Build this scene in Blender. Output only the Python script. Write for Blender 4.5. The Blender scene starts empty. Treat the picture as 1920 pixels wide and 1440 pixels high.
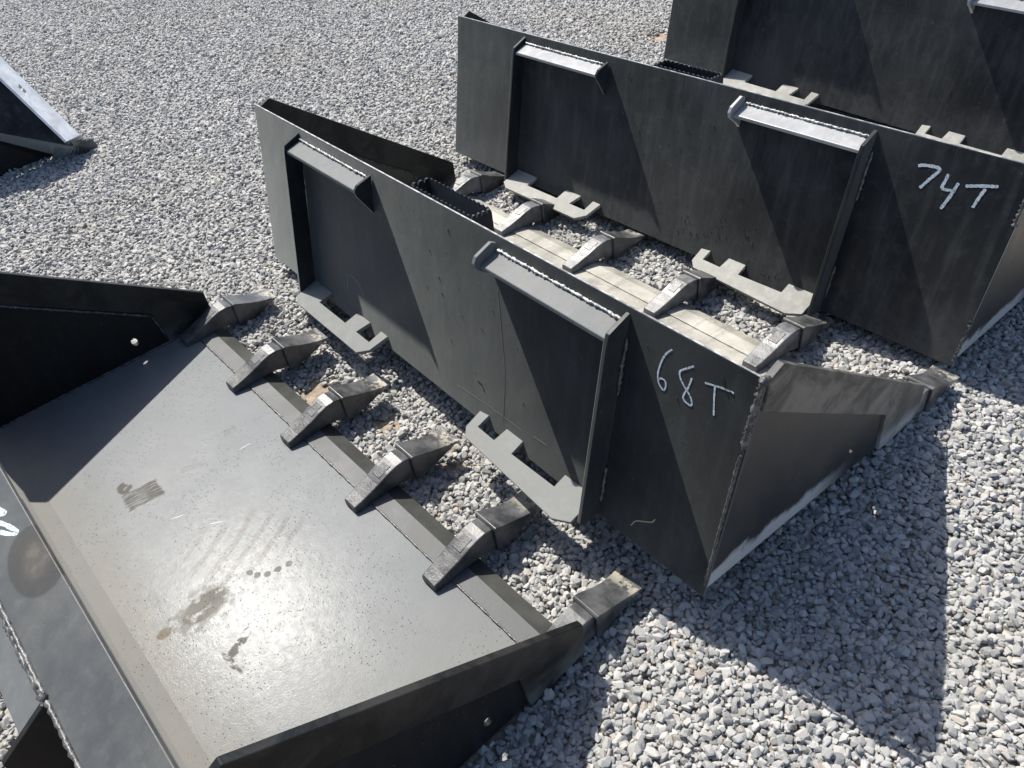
import bpy, bmesh, math, random
import numpy as np
from mathutils import Vector, Matrix
from mathutils.geometry import tessellate_polygon
random.seed(7); RNG = np.random.default_rng(7)
C = bpy.context.scene.collection
R = math.radians

# ------------------------------------------------------------------ camera
cam_d = bpy.data.cameras.new('camera'); cam = bpy.data.objects.new('camera', cam_d); C.objects.link(cam)
bpy.context.scene.camera = cam
CAM_H = 1.33; PITCH = R(-42.9623); ROLL = R(-8.3393)
F = Vector((0, math.cos(PITCH), math.sin(PITCH))); Rt = Vector((1, 0, 0)); Up = Vector((0, -math.sin(PITCH), math.cos(PITCH)))
R2 = math.cos(ROLL)*Rt + math.sin(ROLL)*Up; U2 = -math.sin(ROLL)*Rt + math.cos(ROLL)*Up
M = Matrix((R2, U2, -F)).transposed().to_4x4(); M.translation = (0, 0, CAM_H)
cam.matrix_world = M
cam_d.sensor_width = 36; cam_d.lens = 1477.34/1920*36; cam_d.clip_start = .02; cam_d.clip_end = 400

# ------------------------------------------------------------------ light
SUN_EL, SUN_AZ = R(53.3), R(-62.2)          # direction the light travels
sd = Vector((math.cos(SUN_EL)*math.cos(SUN_AZ), math.cos(SUN_EL)*math.sin(SUN_AZ), -math.sin(SUN_EL)))
w = bpy.data.worlds.new('World'); bpy.context.scene.world = w; w.use_nodes = True
wn = w.node_tree.nodes; wl = w.node_tree.links
sky = wn.new('ShaderNodeTexSky'); sky.sky_type = 'NISHITA'; sky.sun_disc = False
sky.sun_elevation = SUN_EL; sky.sun_rotation = math.atan2(-sd.x, -sd.y)
sky.altitude = 300; sky.dust_density = 2.0; sky.air_density = .85
wl.new(sky.outputs[0], wn['Background'].inputs[0]); wn['Background'].inputs[1].default_value = .105
sl = bpy.data.lights.new('sun', 'SUN'); sl.energy = 4.3; sl.angle = R(.53); sl.color = (1, .950, .870)
so = bpy.data.objects.new('sun', sl); C.objects.link(so); so.rotation_euler = sd.to_track_quat('-Z', 'Y').to_euler()
vs = bpy.context.scene.view_settings; vs.view_transform = 'Standard'; vs.look = 'None'; vs.gamma = 1; vs.exposure = .90
vs.use_curve_mapping = False

# ------------------------------------------------------------------ node helpers
class Mat:
    def __init__(s, name):
        s.m = bpy.data.materials.new(name); s.m.use_nodes = True
        s.n = s.m.node_tree.nodes; s.l = s.m.node_tree.links; s.b = s.n['Principled BSDF']
        s.tc = s.n.new('ShaderNodeTexCoord'); s.obj = s.tc.outputs['Object']
    def noise(s, scale, detail=4, rough=.55, vec=None, dist=0, out=0):
        t = s.n.new('ShaderNodeTexNoise'); t.inputs['Scale'].default_value = scale; t.inputs['Detail'].default_value = detail
        t.inputs['Roughness'].default_value = rough; t.inputs['Distortion'].default_value = dist
        s.l.new(vec or s.obj, t.inputs['Vector']); return t.outputs[out]
    def voro(s, scale, feature='F1', vec=None, rnd=1):
        t = s.n.new('ShaderNodeTexVoronoi'); t.feature = feature; t.inputs['Scale'].default_value = scale
        t.inputs['Randomness'].default_value = rnd
        s.l.new(vec or s.obj, t.inputs['Vector']); return t.outputs['Distance']
    def ramp(s, v, a, b, c0=0., c1=1.):
        t = s.n.new('ShaderNodeMapRange'); t.interpolation_type = 'SMOOTHSTEP'
        s.l.new(v, t.inputs[0])
        for i, x in enumerate((a, b, c0, c1)): t.inputs[i+1].default_value = x
        return t.outputs[0]
    def math(s, op, a, b=None, clamp=False):
        t = s.n.new('ShaderNodeMath'); t.operation = op; t.use_clamp = clamp
        for i, x in enumerate((a, b)):
            if x is None: continue
            if isinstance(x, (int, float)): t.inputs[i].default_value = x
            else: s.l.new(x, t.inputs[i])
        return t.outputs[0]
    def mix(s, f, a, b):
        t = s.n.new('ShaderNodeMix'); t.data_type = 'RGBA'
        for sock, x in ((t.inputs[0], f), (t.inputs[6], a), (t.inputs[7], b)):
            if isinstance(x, (int, float)): sock.default_value = x
            elif isinstance(x, tuple): sock.default_value = (*x, 1)
            else: s.l.new(x, sock)
        return t.outputs[2]
    def map(s, loc=(0, 0, 0), rot=(0, 0, 0), sc=(1, 1, 1), vec=None, kind='TEXTURE'):
        t = s.n.new('ShaderNodeMapping'); t.vector_type = kind
        t.inputs['Location'].default_value = loc; t.inputs['Rotation'].default_value = rot; t.inputs['Scale'].default_value = sc
        s.l.new(vec or s.obj, t.inputs['Vector']); return t.outputs[0]
    def sphere(s, loc, sc, rot=(0, 0, 0), wob=0., wscale=30):   # 1 inside an ellipsoid, wobbly edge
        v = s.obj
        if wob:
            nz = s.n.new('ShaderNodeTexNoise'); nz.inputs['Scale'].default_value = wscale; nz.inputs['Detail'].default_value = 4
            s.l.new(s.obj, nz.inputs['Vector'])
            a = s.n.new('ShaderNodeVectorMath'); a.operation = 'SUBTRACT'; s.l.new(nz.outputs['Color'], a.inputs[0]); a.inputs[1].default_value = (.5, .5, .5)
            b = s.n.new('ShaderNodeVectorMath'); b.operation = 'SCALE'; s.l.new(a.outputs[0], b.inputs[0]); b.inputs['Scale'].default_value = wob
            c = s.n.new('ShaderNodeVectorMath'); c.operation = 'ADD'; s.l.new(s.obj, c.inputs[0]); s.l.new(b.outputs[0], c.inputs[1]); v = c.outputs[0]
        mp = s.map(loc, rot, sc, v)
        ln = s.n.new('ShaderNodeVectorMath'); ln.operation = 'LENGTH'; s.l.new(mp, ln.inputs[0]); return ln.outputs['Value']
    def sep(s):
        t = s.n.new('ShaderNodeSeparateXYZ'); s.l.new(s.obj, t.inputs[0]); return t.outputs
    def bump(s, h, strength, dist=.002, prev=None):
        t = s.n.new('ShaderNodeBump'); t.inputs['Strength'].default_value = strength; t.inputs['Distance'].default_value = dist
        s.l.new(h, t.inputs['Height'])
        if prev: s.l.new(prev, t.inputs['Normal'])
        s.l.new(t.outputs[0], s.b.inputs['Normal']); return t.outputs[0]
    def set(s, k, v):
        i = s.b.inputs[k]
        if isinstance(v, tuple): i.default_value = (*v, 1)
        elif isinstance(v, (int, float)): i.default_value = v
        else: s.l.new(v, i)

def paint(name, base=(.005, .007, .010), dust=(.075, .077, .075), dust_amt=.34, rough=.40, streak=True, low=True, spec=.10, sheen=.0):
    m = Mat(name)
    big = m.noise(3.1, 5, .6); fine = m.noise(60, 3, .6)
    st = m.noise(1, 5, .65, m.map(sc=(1/34, 1/34, 1/2.2)))
    d = m.ramp(big, .36, .72, 0, 1)
    if streak: d = m.math('ADD', m.math('MULTIPLY', d, .6), m.math('MULTIPLY', m.ramp(st, .42, .75), .5), True)
    if low:
        z = m.sep()[2]; lo = m.ramp(z, .16, 0., 0, .75)
        d = m.math('ADD', d, m.math('MULTIPLY', lo, m.ramp(fine, .3, .7, .5, 1)), True)
    d = m.math('MULTIPLY', d, dust_amt)
    col = m.mix(d, base, dust)
    mt = m.noise(34, 5, .7); col = m.mix(m.math('MULTIPLY', m.ramp(mt, .5, .7), .06), col, tuple(min(1, c*1.6+.004) for c in dust)); col = m.mix(m.math('MULTIPLY', m.ramp(mt, .45, .28), .10), col, tuple(c*.7 for c in base))
    # pin scratches and specks of bare dust
    sp = m.ramp(m.voro(55), .028, .05, .55, 0)
    sp = m.math('MULTIPLY', sp, m.ramp(m.noise(5, 2), .55, .65))
    col = m.mix(sp, col, (.20, .19, .175))
    sc = m.noise(1, 2, .5, m.map(rot=(0, .9, .25), sc=(1/3., 1/240, 1/240)))
    scm = m.math('MULTIPLY', m.ramp(sc, .735, .76), m.ramp(m.noise(2.2, 2), .52, .6))
    col = m.mix(m.math('MULTIPLY', scm, .45), col, (.30, .29, .27))
    m.set('Base Color', col); m.set('Specular IOR Level', spec); m.set('Sheen Weight', sheen); m.set('Sheen Roughness', .36); m.set('Sheen Tint', (.93, 1., .99))
    m.set('Roughness', m.ramp(m.math('ADD', m.math('MULTIPLY', big, .6), m.math('MULTIPLY', d, .8)), .2, 1., rough-.06, rough+.22))
    b = m.bump(m.noise(330, 3, .6), .14, .0012)
    b = m.bump(m.noise(9, 3, .5), .28, .005, b)
    pits = m.ramp(m.voro(85), .02, .07)
    m.bump(m.math('MAXIMUM', pits, m.ramp(m.noise(6, 2), .62, .5)), .35, .0012, b)
    return m.m

MP = paint('black_paint', sheen=.62)
MPC = paint('black_paint_spattered', base=(.009, .011, .014), dust=(.13, .133, .13), dust_amt=.34, rough=.34, sheen=1.)
MPD = paint('black_paint_inside', base=(.014, .0145, .015), dust_amt=.12, rough=.5, low=False)
MLEDGE = paint('paint_lit_ledge', base=(.098, .106, .108), dust=(.20, .205, .195), dust_amt=.5, rough=.55, low=False, spec=.2)  # ledge colour lightened to carry the sun's sheen
MSHIN = paint('paint_glossy_ledge', base=(.20, .21, .22), dust=(.42, .42, .42), dust_amt=.5, spec=.5, rough=.34, low=False)  # sun glare on these ledges painted into the pale base
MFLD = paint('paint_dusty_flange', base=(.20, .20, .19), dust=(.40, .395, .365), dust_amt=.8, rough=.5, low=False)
MFLG = paint('paint_grey_flange', base=(.125, .134, .133), dust=(.24, .243, .23), dust_amt=.6, spec=.2, rough=.56, low=False)

def worn_edge():
    m = Mat('worn_bright_edge')
    n = m.noise(40, 4); m.set('Base Color', m.mix(m.ramp(n, .4, .65), (.16, .165, .17), (.45, .45, .44)))
    m.set('Roughness', .35); m.set('Metallic', .3); m.bump(m.noise(160, 3), .3, .001); return m.m
MEDGE = worn_edge()
def weldmat(name, c0, c1, met=.2, r=.35):
    m = Mat(name); n = m.noise(70, 4)
    m.set('Base Color', m.mix(m.ramp(n, .4, .62), c0, c1)); m.set('Roughness', r); m.set('Metallic', met)
    m.bump(m.noise(190, 3), .6, .002); return m.m
MWELD = weldmat('painted_weld', (.03, .031, .032), (.10, .10, .10), .0, .35)
MWELDB = weldmat('pale_ledge_weld', (.16, .165, .17), (.52, .52, .51), .1, .38)
MWELDL = weldmat('bright_weld', (.035, .037, .038), (.10, .10, .097), .0, .42)

def floor_a():
    m = Mat('floor_sheet_paint')
    x, y, z = m.sep()
    n1 = m.noise(2.4, 6, .65); n2 = m.noise(14, 5, .65); n3 = m.noise(90, 4, .7)
    base = m.mix(m.ramp(n1, .35, .7), (.125, .137, .146), (.146, .156, .162))
    base = m.mix(m.math('MULTIPLY', m.ramp(n2, .45, .8), .3), base, (.18, .185, .182))
    # dust film at the rear bend
    rear = m.ramp(y, .22, .05, 0, 1)
    rear = m.math('MULTIPLY', rear, m.ramp(n2, .2, .7, .55, 1))
    base = m.mix(m.math('MULTIPLY', rear, .62), base, (.21, .195, .165))
    near = m.math('MULTIPLY', m.ramp(x, 1.0, 1.45), .3)
    base = m.mix(near, base, (.17, .16, .138))
    dirt = [None]
    def acc(k): dirt[0] = k if dirt[0] is None else m.math('MAXIMUM', dirt[0], k)
    def stain(loc, sc, rz, col, amt, lo, hi, stretch=None):
        nonlocal base
        d = m.sphere((*loc, 0), (sc[0]*1.15, sc[1]*1.15, 1), (0, 0, rz), .014, 45)
        k = m.ramp(d, 1.05, .72)
        if stretch:
            sn = m.noise(1, 4, .7, m.map(rot=(0, 0, stretch[0]), sc=(1/stretch[1], 1/stretch[2], 1)))
            k = m.math('MULTIPLY', k, m.ramp(sn, lo, hi))
        else: k = m.math('MULTIPLY', k, m.ramp(m.noise(55, 4), lo, hi))
        acc(m.math('MULTIPLY', k, amt)); base = m.mix(m.math('MULTIPLY', k, amt), base, col); return k
    def scuff(loc, hx, hy, rz, col, amt, lo, hi, fx=600, seedz=0.):     # rectangular patch of parallel scrapes
        nonlocal base
        nz = m.noise(60, 3); mp = m.map((*loc, 0), (0, 0, rz)); sp_ = m.n.new('ShaderNodeSeparateXYZ'); m.l.new(mp, sp_.inputs[0])
        wob = m.math('MULTIPLY', m.math('SUBTRACT', nz, .5), .012)
        dx = m.math('DIVIDE', m.math('ADD', m.math('ABSOLUTE', sp_.outputs[0]), wob), hx); dy = m.math('DIVIDE', m.math('ADD', m.math('ABSOLUTE', sp_.outputs[1]), wob), hy)
        k = m.ramp(m.math('ADD', m.math('MAXIMUM', dx, dy), m.math('MULTIPLY', m.math('SUBTRACT', m.noise(1, 3, .7, m.map((0, 0, seedz), (0, 0, rz), (1/300, 1/10, 1))), .5), .7)), 1.05, .92)
        sn = m.noise(1, 3, .7, m.map((0, 0, seedz), (0, 0, rz), (1/fx, 1/16, 1)))
        k = m.math('MULTIPLY', k, m.ramp(sn, lo, hi)); acc(m.math('MULTIPLY', k, amt)); base = m.mix(m.math('MULTIPLY', k, amt), base, col); return k
    k1 = scuff((.503, .246), .030, .040, -.12, (.050, .044, .036), .9, .42, .52)
    stain((.452, .222), (.020, .016), 0, (.030, .027, .022), .95, .44, .52)
    scuff((.509, .370), .010, .030, -.35, (.050, .045, .037), .8, .50, .58, 500, 3.)
    scuff((.462, .486), .014, .016, -.1, (.055, .048, .040), .7, .48, .56, 500, 5.)
    scuff((.845, .43), .008, .012, .2, (.06, .05, .045), .6, .5, .58, 500, 7.)
    stain((.879, .214), (.030, .052), .1, (.048, .044, .035), .92, .26, .50)
    stain((.879, .214), (.050, .082), .1, (.075, .070, .060), .6, .42, .60)
    stain((.878, .127), (.011, .014), 0, (.12, .098, .068), .9, .1, .3)
    stain((1.003, .225), (.010, .034), .45, (.035, .030, .024), .95, .40, .50)
    stain((1.03, .195), (.032, .006), .1, (.04, .034, .026), .9, .36, .48)
    for q in ((.874, .318), (.890, .326), (.902, .342), (.908, .362), (.914, .386)):
        stain(q, (.0075, .0075), .5, (.045, .041, .038), .85, .25, .45)
    # swirled rub marks
    wv = m.n.new('ShaderNodeTexWave'); wv.inputs['Scale'].default_value = 9; wv.inputs['Distortion'].default_value = 5; wv.inputs['Detail'].default_value = 3
    m.l.new(m.map(loc=(.75, .25, 0), rot=(0, 0, .55), sc=(1.2, 3.2, 1)), wv.inputs['Vector'])
    swm = m.math('MULTIPLY', m.ramp(m.sphere((.80, .33, 0), (.10, .16, 1), (0, 0, -.3), .08, 8), 1.1, .4), m.ramp(wv.outputs[0], .55, .9))
    base = m.mix(m.math('MULTIPLY', swm, .6), base, (.055, .05, .05))
    # dark pits and cracked flakes
    pm = m.ramp(m.noise(3.3, 3), .40, .60)
    pits = m.math('MULTIPLY', m.ramp(m.voro(130), .08, .17, 1, 0), m.ramp(m.noise(6, 3), .40, .54))
    cr = m.math('MULTIPLY', m.ramp(m.math('ABSOLUTE', m.math('SUBTRACT', m.noise(24, 6, .8, None, .8), .5)), .0, .008, 1, 0), m.ramp(m.math('ADD', m.math('MULTIPLY', x, .45), m.math('MULTIPLY', m.noise(6, 3), 1.0)), .88, 1.06))
    dk = m.math('MAXIMUM', pits, m.math('MULTIPLY', cr, .20))
    base = m.mix(m.math('MULTIPLY', dk, .85), base, (.022, .021, .020))
    # pale scrapes
    sc = m.noise(1, 2, .5, m.map(rot=(0, 0, 1.25), sc=(1/3., 1/170, 1)))
    scr = m.math('MULTIPLY', m.ramp(sc, .72, .75), m.ramp(m.noise(1.9, 2), .5, .6))
    for q, rz in (((.702, .328), -.56), ((.6235, .274), -.35), ((.5402, .487), 0.)):
        d = m.sphere((*q, 0), (.0013, .016, 1), (0, 0, rz), .003, 60); scr = m.math('MAXIMUM', scr, m.ramp(d, 1.1, .8))
    base = m.mix(m.math('MULTIPLY', scr, .7), base, (.42, .42, .41))
    gn = m.noise(420, 3, .8); base = m.mix(m.math('MULTIPLY', m.ramp(gn, .56, .74), .35), base, (.04, .042, .045)); base = m.mix(m.math('MULTIPLY', m.ramp(gn, .42, .28), .35), base, (.22, .23, .235))
    m.set('Base Color', base)
    rg = m.math('ADD', m.ramp(n2, .3, .7, .42, .48), m.math('MULTIPLY', rear, .2), True)
    rg = m.math('ADD', rg, m.math('MULTIPLY', k1, .2), True)
    m.set('Roughness', rg); m.set('Specular IOR Level', .10); m.set('Coat Weight', m.math('MULTIPLY', m.ramp(m.noise(70, 5, .75), .3, .7, .03, .065), m.math('SUBTRACT', 1, dirt[0]))); m.set('Coat Roughness', m.ramp(m.noise(40, 5, .8), .35, .65, .16, .20))
    b = m.bump(m.noise(260, 4, .7), .16, .0010)
    b = m.bump(m.noise(46, 5, .7), .10, .0015, b)
    b = m.bump(m.math('MULTIPLY', pits, -1), .7, .0012, b)
    b = m.bump(m.noise(5, 3), .06, .006, b)
    b2 = m.n.new('ShaderNodeBump'); b2.inputs['Strength'].default_value = .09; b2.inputs['Distance'].default_value = .0012; m.l.new(m.noise(190, 3, .8), b2.inputs['Height']); m.l.new(b, b2.inputs['Normal']); m.l.new(b2.outputs[0], m.b.inputs['Coat Normal'])
    return m.m
MFA = floor_a()
def edge_a(name, c0, c1, amt=.0):
    m = Mat(name); n = m.noise(11, 5, .65)
    col = m.mix(m.ramp(n, .35, .7), c0, c1)
    pits = m.math('MULTIPLY', m.ramp(m.voro(80), .05, .10, 1, 0), m.ramp(m.noise(7, 2), .40, .52))
    col = m.mix(m.math('MULTIPLY', pits, .7), col, (.03, .03, .028))
    m.set('Base Color', col); m.set('Specular IOR Level', .18); m.set('Roughness', m.ramp(n, .3, .7, .45, .58))
    b = m.bump(m.noise(230, 4, .7), .25, .0012); m.bump(m.noise(40, 4), .2, .002, b); return m.m
MEA = edge_a('cutting_edge_top_paint', (.080, .086, .090), (.105, .108, .107))
MEB = edge_a('cutting_edge_bevel_paint', (.036, .038, .036), (.055, .056, .052))
def dusty(name, lo=(.15, .146, .128), hi=(.34, .325, .28)):
    m = Mat(name); n = m.noise(5, 6, .65); n2 = m.noise(26, 5, .6, m.map(rot=(0, 0, .4), sc=(1, .35, 1)), 1.2)
    col = m.mix(m.ramp(n, .30, .68), lo, hi)
    col = m.mix(m.math('MULTIPLY', m.ramp(n2, .5, .7), .5), col, (.42, .41, .36))
    cr = m.math('MULTIPLY', m.ramp(m.math('ABSOLUTE', m.math('SUBTRACT', m.noise(9, 4, .7), .5)), 0, .008, 1, 0), m.ramp(m.noise(4, 1), .55, .62))
    col = m.mix(m.math('MULTIPLY', cr, .7), col, (.07, .065, .055))
    st = m.noise(1, 3, .6, m.map(sc=(1/20, 1/1.6, 1)))
    col = m.mix(m.math('MULTIPLY', m.ramp(st, .52, .62), .35), col, (.14, .137, .12))
    m.set('Base Color', col); m.set('Roughness', .62); b = m.bump(m.noise(150, 4), .2, .001); m.bump(m.noise(20, 4), .25, .002, b); return m.m
MDUST = dusty('dusty_floor_paint', (.17, .166, .148), (.36, .35, .305)); MDUST2 = dusty('dusty_edge_paint', (.22, .216, .19), (.42, .41, .36))
def band_a():
    m = Mat('weathered_back_paint')
    n = m.noise(7, 6, .7); n2 = m.noise(38, 4, .6)
    col = m.mix(m.ramp(n, .3, .7), (.046, .050, .051), (.076, .078, .074)); col = m.mix(m.math('MULTIPLY', m.ramp(n2, .5, .7), .25), col, (.13, .128, .12))
    d = m.sphere((1.008, .058, .455), (.066, .042, .2), (0, 0, .1), .010, 18)
    ring = m.ramp(d, 1.08, .98); inner = m.ramp(d, .7, .2)
    col = m.mix(m.math('MULTIPLY', ring, .75), col, (.030, .027, .022))
    col = m.mix(m.math('MULTIPLY', inner, .7), col, m.mix(m.ramp(n2, .45, .6), (.070, .064, .052), (.115, .098, .070)))
    pits = m.math('MULTIPLY', m.ramp(m.voro(70), .04, .09, 1, 0), m.ramp(m.noise(6, 2), .5, .6))
    col = m.mix(m.math('MULTIPLY', pits, .8), col, (.015, .015, .015))
    sp2 = m.math('MULTIPLY', m.ramp(m.voro(130), .05, .12, 1, 0), m.ramp(m.noise(9, 2), .46, .56)); col = m.mix(m.math('MULTIPLY', sp2, .6), col, (.03, .03, .03))
    m.set('Base Color', col); m.set('Roughness', m.ramp(n, .3, .7, .42, .6)); b = m.bump(m.noise(240, 4, .7), .2, .0012); m.bump(m.math('MULTIPLY', pits, -1), .7, .001, b)
    return m.m
MBAND = band_a()
def cutter(name, amt):
    m = Mat(name); n = m.noise(9, 6, .7, None, .6); n2 = m.noise(50, 4)
    z = m.sep()[2]; y = m.sep()[1]
    col = m.mix(m.math('MULTIPLY', m.ramp(n, .38, .62), amt), (.045*amt+.002, .045*amt+.003, .043*amt+.004), (.19, .18, .16))
    low = m.math('MULTIPLY', m.ramp(z, .075, .015), m.ramp(m.noise(12, 4), .35, .6))
    col = m.mix(m.math('MULTIPLY', low, .8*amt+.1), col, (.46, .47, .46))
    m.set('Base Color', col); m.set('Specular IOR Level', .25); m.set('Roughness', .48); b = m.bump(m.noise(200, 3), .2, .001); m.bump(n, .2, .003, b); return m.m
MCUT = cutter('scuffed_side_cutter', .8); MCUTA = cutter('side_cutter_paint', .12)
def sidep():
    m = Mat('side_plate_paint'); n = m.noise(5, 6, .65); z = m.sep()[2]; y = m.sep()[1]
    col = m.mix(m.math('MULTIPLY', m.ramp(n, .4, .7), .35), (.020, .021, .022), (.055, .055, .052))
    edge = m.math('MULTIPLY', m.ramp(m.math('ADD', z, m.math('MULTIPLY', m.math('SUBTRACT', m.noise(14, 6, .7), .5), .09)), .055, .030), m.ramp(y, .47, .30))
    col = m.mix(m.math('MULTIPLY', edge, .85), col, (.50, .51, .51))
    m.set('Base Color', col); m.set('Roughness', m.ramp(n, .3, .7, .38, .52)); b = m.bump(m.noise(260, 3), .15, .001); m.bump(m.noise(8, 3), .25, .004, b); return m.m
MSIDE = sidep()
def cast(name, dirty, k0=1.):
    m = Mat(name); n = m.noise(20, 5, .65); y = m.sep()[1]
    col = m.mix(m.ramp(n, .35, .65), tuple(c*k0 for c in (.030, .032, .034)), tuple(c*k0 for c in (.085, .087, .090)))
    if dirty:
        k = m.math('MULTIPLY', m.ramp(y, dirty, dirty+.05), m.ramp(m.noise(42, 5, .7), .47, .57))
        col = m.mix(m.math('MULTIPLY', k, .75), col, (.40, .37, .30))
    m.set('Base Color', col); m.set('Roughness', m.ramp(n, .3, .7, .30, .45)); b = m.bump(m.noise(230, 4, .7), .35, .0012); m.bump(m.noise(30, 3), .3, .003, b); return m.m
MSHK = cast('cast_shank_paint', 0); MSHKD = cast('dusty_shank_paint', 0, 1.8); MTIP = cast('muddy_tooth_paint', .785); MTIPC = cast('tooth_paint', .83)
def chalk():
    m = Mat('chalk_paint'); n = m.noise(150, 3, .8)
    m.set('Base Color', m.mix(m.ramp(n, .3, .6), (.36, .43, .47), (.54, .61, .65))); m.set('Roughness', .8)
    m.set('Alpha', m.ramp(m.noise(260, 5, .85), .38, .46)); return m.m
MCHALK = chalk()
def pebble():
    m = Mat('crushed_stone')
    oi = m.n.new('ShaderNodeObjectInfo'); rd = oi.outputs['Random']
    cr = m.n.new('ShaderNodeValToRGB'); m.l.new(rd, cr.inputs[0]); e = cr.color_ramp.elements
    stops = [(0, (.13, .135, .14)), (.12, (.22, .225, .23)), (.3, (.31, .315, .315)), (.5, (.385, .385, .375)), (.70, (.44, .435, .42)), (.88, (.50, .49, .465)), (.965, (.42, .39, .34)), (.985, (.37, .31, .26)), (1, (.60, .59, .57))]
    e[0].position, e[0].color = stops[0][0], (*stops[0][1], 1); e[1].position, e[1].color = 1, (*stops[-1][1], 1)
    for p, c in stops[1:-1]: q = e.new(p); q.color = (*c, 1)
    nz = m.noise(90, 5, .7); nv = m.noise(420, 3, .7)
    wp = m.n.new('ShaderNodeNewGeometry').outputs['Position']
    pat = m.noise(1.3, 4, .6, wp)
    col = m.mix(m.math('MULTIPLY', m.ramp(nz, .42, .66), .35), cr.outputs[0], (.55, .53, .50))
    col = m.mix(m.math('MULTIPLY', m.ramp(nv, .55, .7), .3), col, (.10, .10, .105))
    col = m.mix(m.math('MULTIPLY', m.ramp(pat, .45, .75), .45), col, (.38, .36, .31)); col = m.mix(.24, col, (.13, .135, .13))
    m.set('Base Color', col); m.set('Roughness', .85)
    b = m.bump(m.noise(300, 4, .7), .5, .0008); m.bump(m.noise(110, 3), .35, .0015, b); return m.m
MPEB = pebble()
def ground_mat():
    m = Mat('sandy_subsoil'); wp = m.n.new('ShaderNodeNewGeometry').outputs['Position']
    far = m.voro(42, 'F1', wp); n = m.noise(30, 6, .7, wp)
    col = m.mix(m.ramp(n, .35, .65), (.17, .14, .11), (.34, .275, .205)); 
    # far beyond the laid stones the sheet itself carries the stone colour
    ln = m.n.new('ShaderNodeVectorMath'); ln.operation = 'LENGTH'; m.l.new(wp, ln.inputs[0])
    fm = m.ramp(ln.outputs['Value'], 7, 9)
    col = m.mix(fm, col, m.mix(m.ramp(far, .1, .6), (.45, .44, .42), (.16, .16, .16)))
    m.set('Base Color', col); m.set('Roughness', .95)
    b = m.bump(m.noise(140, 5, .7, wp), .7, .004); m.bump(m.noise(22, 4, .6, wp), .6, .01, b); return m.m
MGND = ground_mat()

# ------------------------------------------------------------------ bucket placement (local x along the width, y towards the teeth)
def place(X, Y, yaw, Z, pit, rol):
    c, s = math.cos(R(yaw)), math.sin(R(yaw))
    Ms = Matrix(((c, -s, 0), (s, c, 0), (R(rol), R(pit), 1)))
    ex = Ms.col[0].normalized(); ez = ex.cross(Ms.col[1]).normalized(); ey = ez.cross(ex)
    Rg = Matrix((ex, ey, ez)).transposed(); O = Vector((X, Y, Z))
    return dict(O=O, Rg=Rg, S=Rg.inverted() @ Ms, Ms=Ms)
PB = place(-.6831, 2.1715, -56.0793, 0, -5.5343, 2.0412)
PA = place(-1.3689, 1.4832, -52.9847, .0131, -1.6212, -.8808)
PC = place(-.0849, 2.7903, -54.1156, -.0404, -5.5659, 1.2841)
PD = place(.8524, 3.3815, -54.4541, -.0416, -1.8891, -.5458)
YSA = .9603
BK = [(PA, 1.4773, .7052*YSA), (PB, 1.727, .7052), (PC, 1.88, .7052), (PD, 1.88, .7052)]

# ------------------------------------------------------------------ ground
# heights of the top of the stones where the edges of buckets and their shadows touch them
cps = np.array([(-.098, 2.565, -.068), (.866, 1.132, -.012), (.486, 3.204, -.109), (1.588, 1.68, -.067), (-.828, 1.891, -.008), (.061, .711, -.029),
                (-1.369, 1.483, .005), (-.48, .304, -.012), (-.257, 1.523, -.056), (-.115, 1.312, -.056), (.06, 1.06, -.05), (.27, .737, -.04), (.333, .657, -.02), (.45, .54, -.004),
                (.54, .43, .002), (.85, .96, -.012), (.75, .74, -.025), (.66, .55, -.025), (.38, 1.84, -.05), (-.38, 1.3, -.022)])
GP = (-.02139, -.02892, .01212)
res = cps[:, 2] - (cps[:, 0]*GP[0] + cps[:, 1]*GP[1] + GP[2])
def hgt(x, y):
    x = np.asarray(x, float); y = np.asarray(y, float); sh = x.shape; x = x.ravel(); y = y.ravel(); out = np.empty(len(x))
    for a in range(0, len(x), 20000):
        d2 = (x[a:a+20000, None]-cps[None, :, 0])**2 + (y[a:a+20000, None]-cps[None, :, 1])**2
        k = 1/(d2+.006)**1.6; far = 1/(.42**2)**1.6*1.5
        out[a:a+20000] = (k*res[None]).sum(1)/(k.sum(1)+far)
    damp = 1.0
    return (x*GP[0]*1 + y*GP[1] + GP[2] + out).reshape(sh)
def mesh_obj(name, verts, faces, mat, parent=None, smooth=False, mats=None, fm=None):
    me = bpy.data.meshes.new(name); me.from_pydata([tuple(v) for v in verts], [], faces); me.update()
    for mm in (mats or [mat]): me.materials.append(mm)
    if fm is not None: me.polygons.foreach_set('material_index', fm)
    if smooth: me.polygons.foreach_set('use_smooth', [True]*len(me.polygons))
    o = bpy.data.objects.new(name, me); C.objects.link(o)
    if parent: o.parent = parent
    return o
xs = np.concatenate([[-60, -30, -15, -9], np.linspace(-6, 6.5, 210), [9, 15, 30, 60]])
ys = np.concatenate([[-60, -30, -15, -6, -3], np.linspace(-1.2, 9, 180), [12, 18, 30, 60]])
gx, gy = np.meshgrid(xs, ys); inn = (np.abs(gx) < 8) & (gy < 10) & (gy > -2)
gz = np.where(inn, hgt(gx, gy), np.clip(gx, -8, 8)*GP[0]+np.clip(gy, -2, 10)*GP[1]+GP[2]) - .0165
gv = np.c_[gx.ravel(), gy.ravel(), gz.ravel()]; nx = len(xs)
gf = [(j*nx+i, j*nx+i+1, (j+1)*nx+i+1, (j+1)*nx+i) for j in range(len(ys)-1) for i in range(nx-1)]
g = mesh_obj('ground', gv, gf, MGND, smooth=True); g['kind'] = 'structure'

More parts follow.
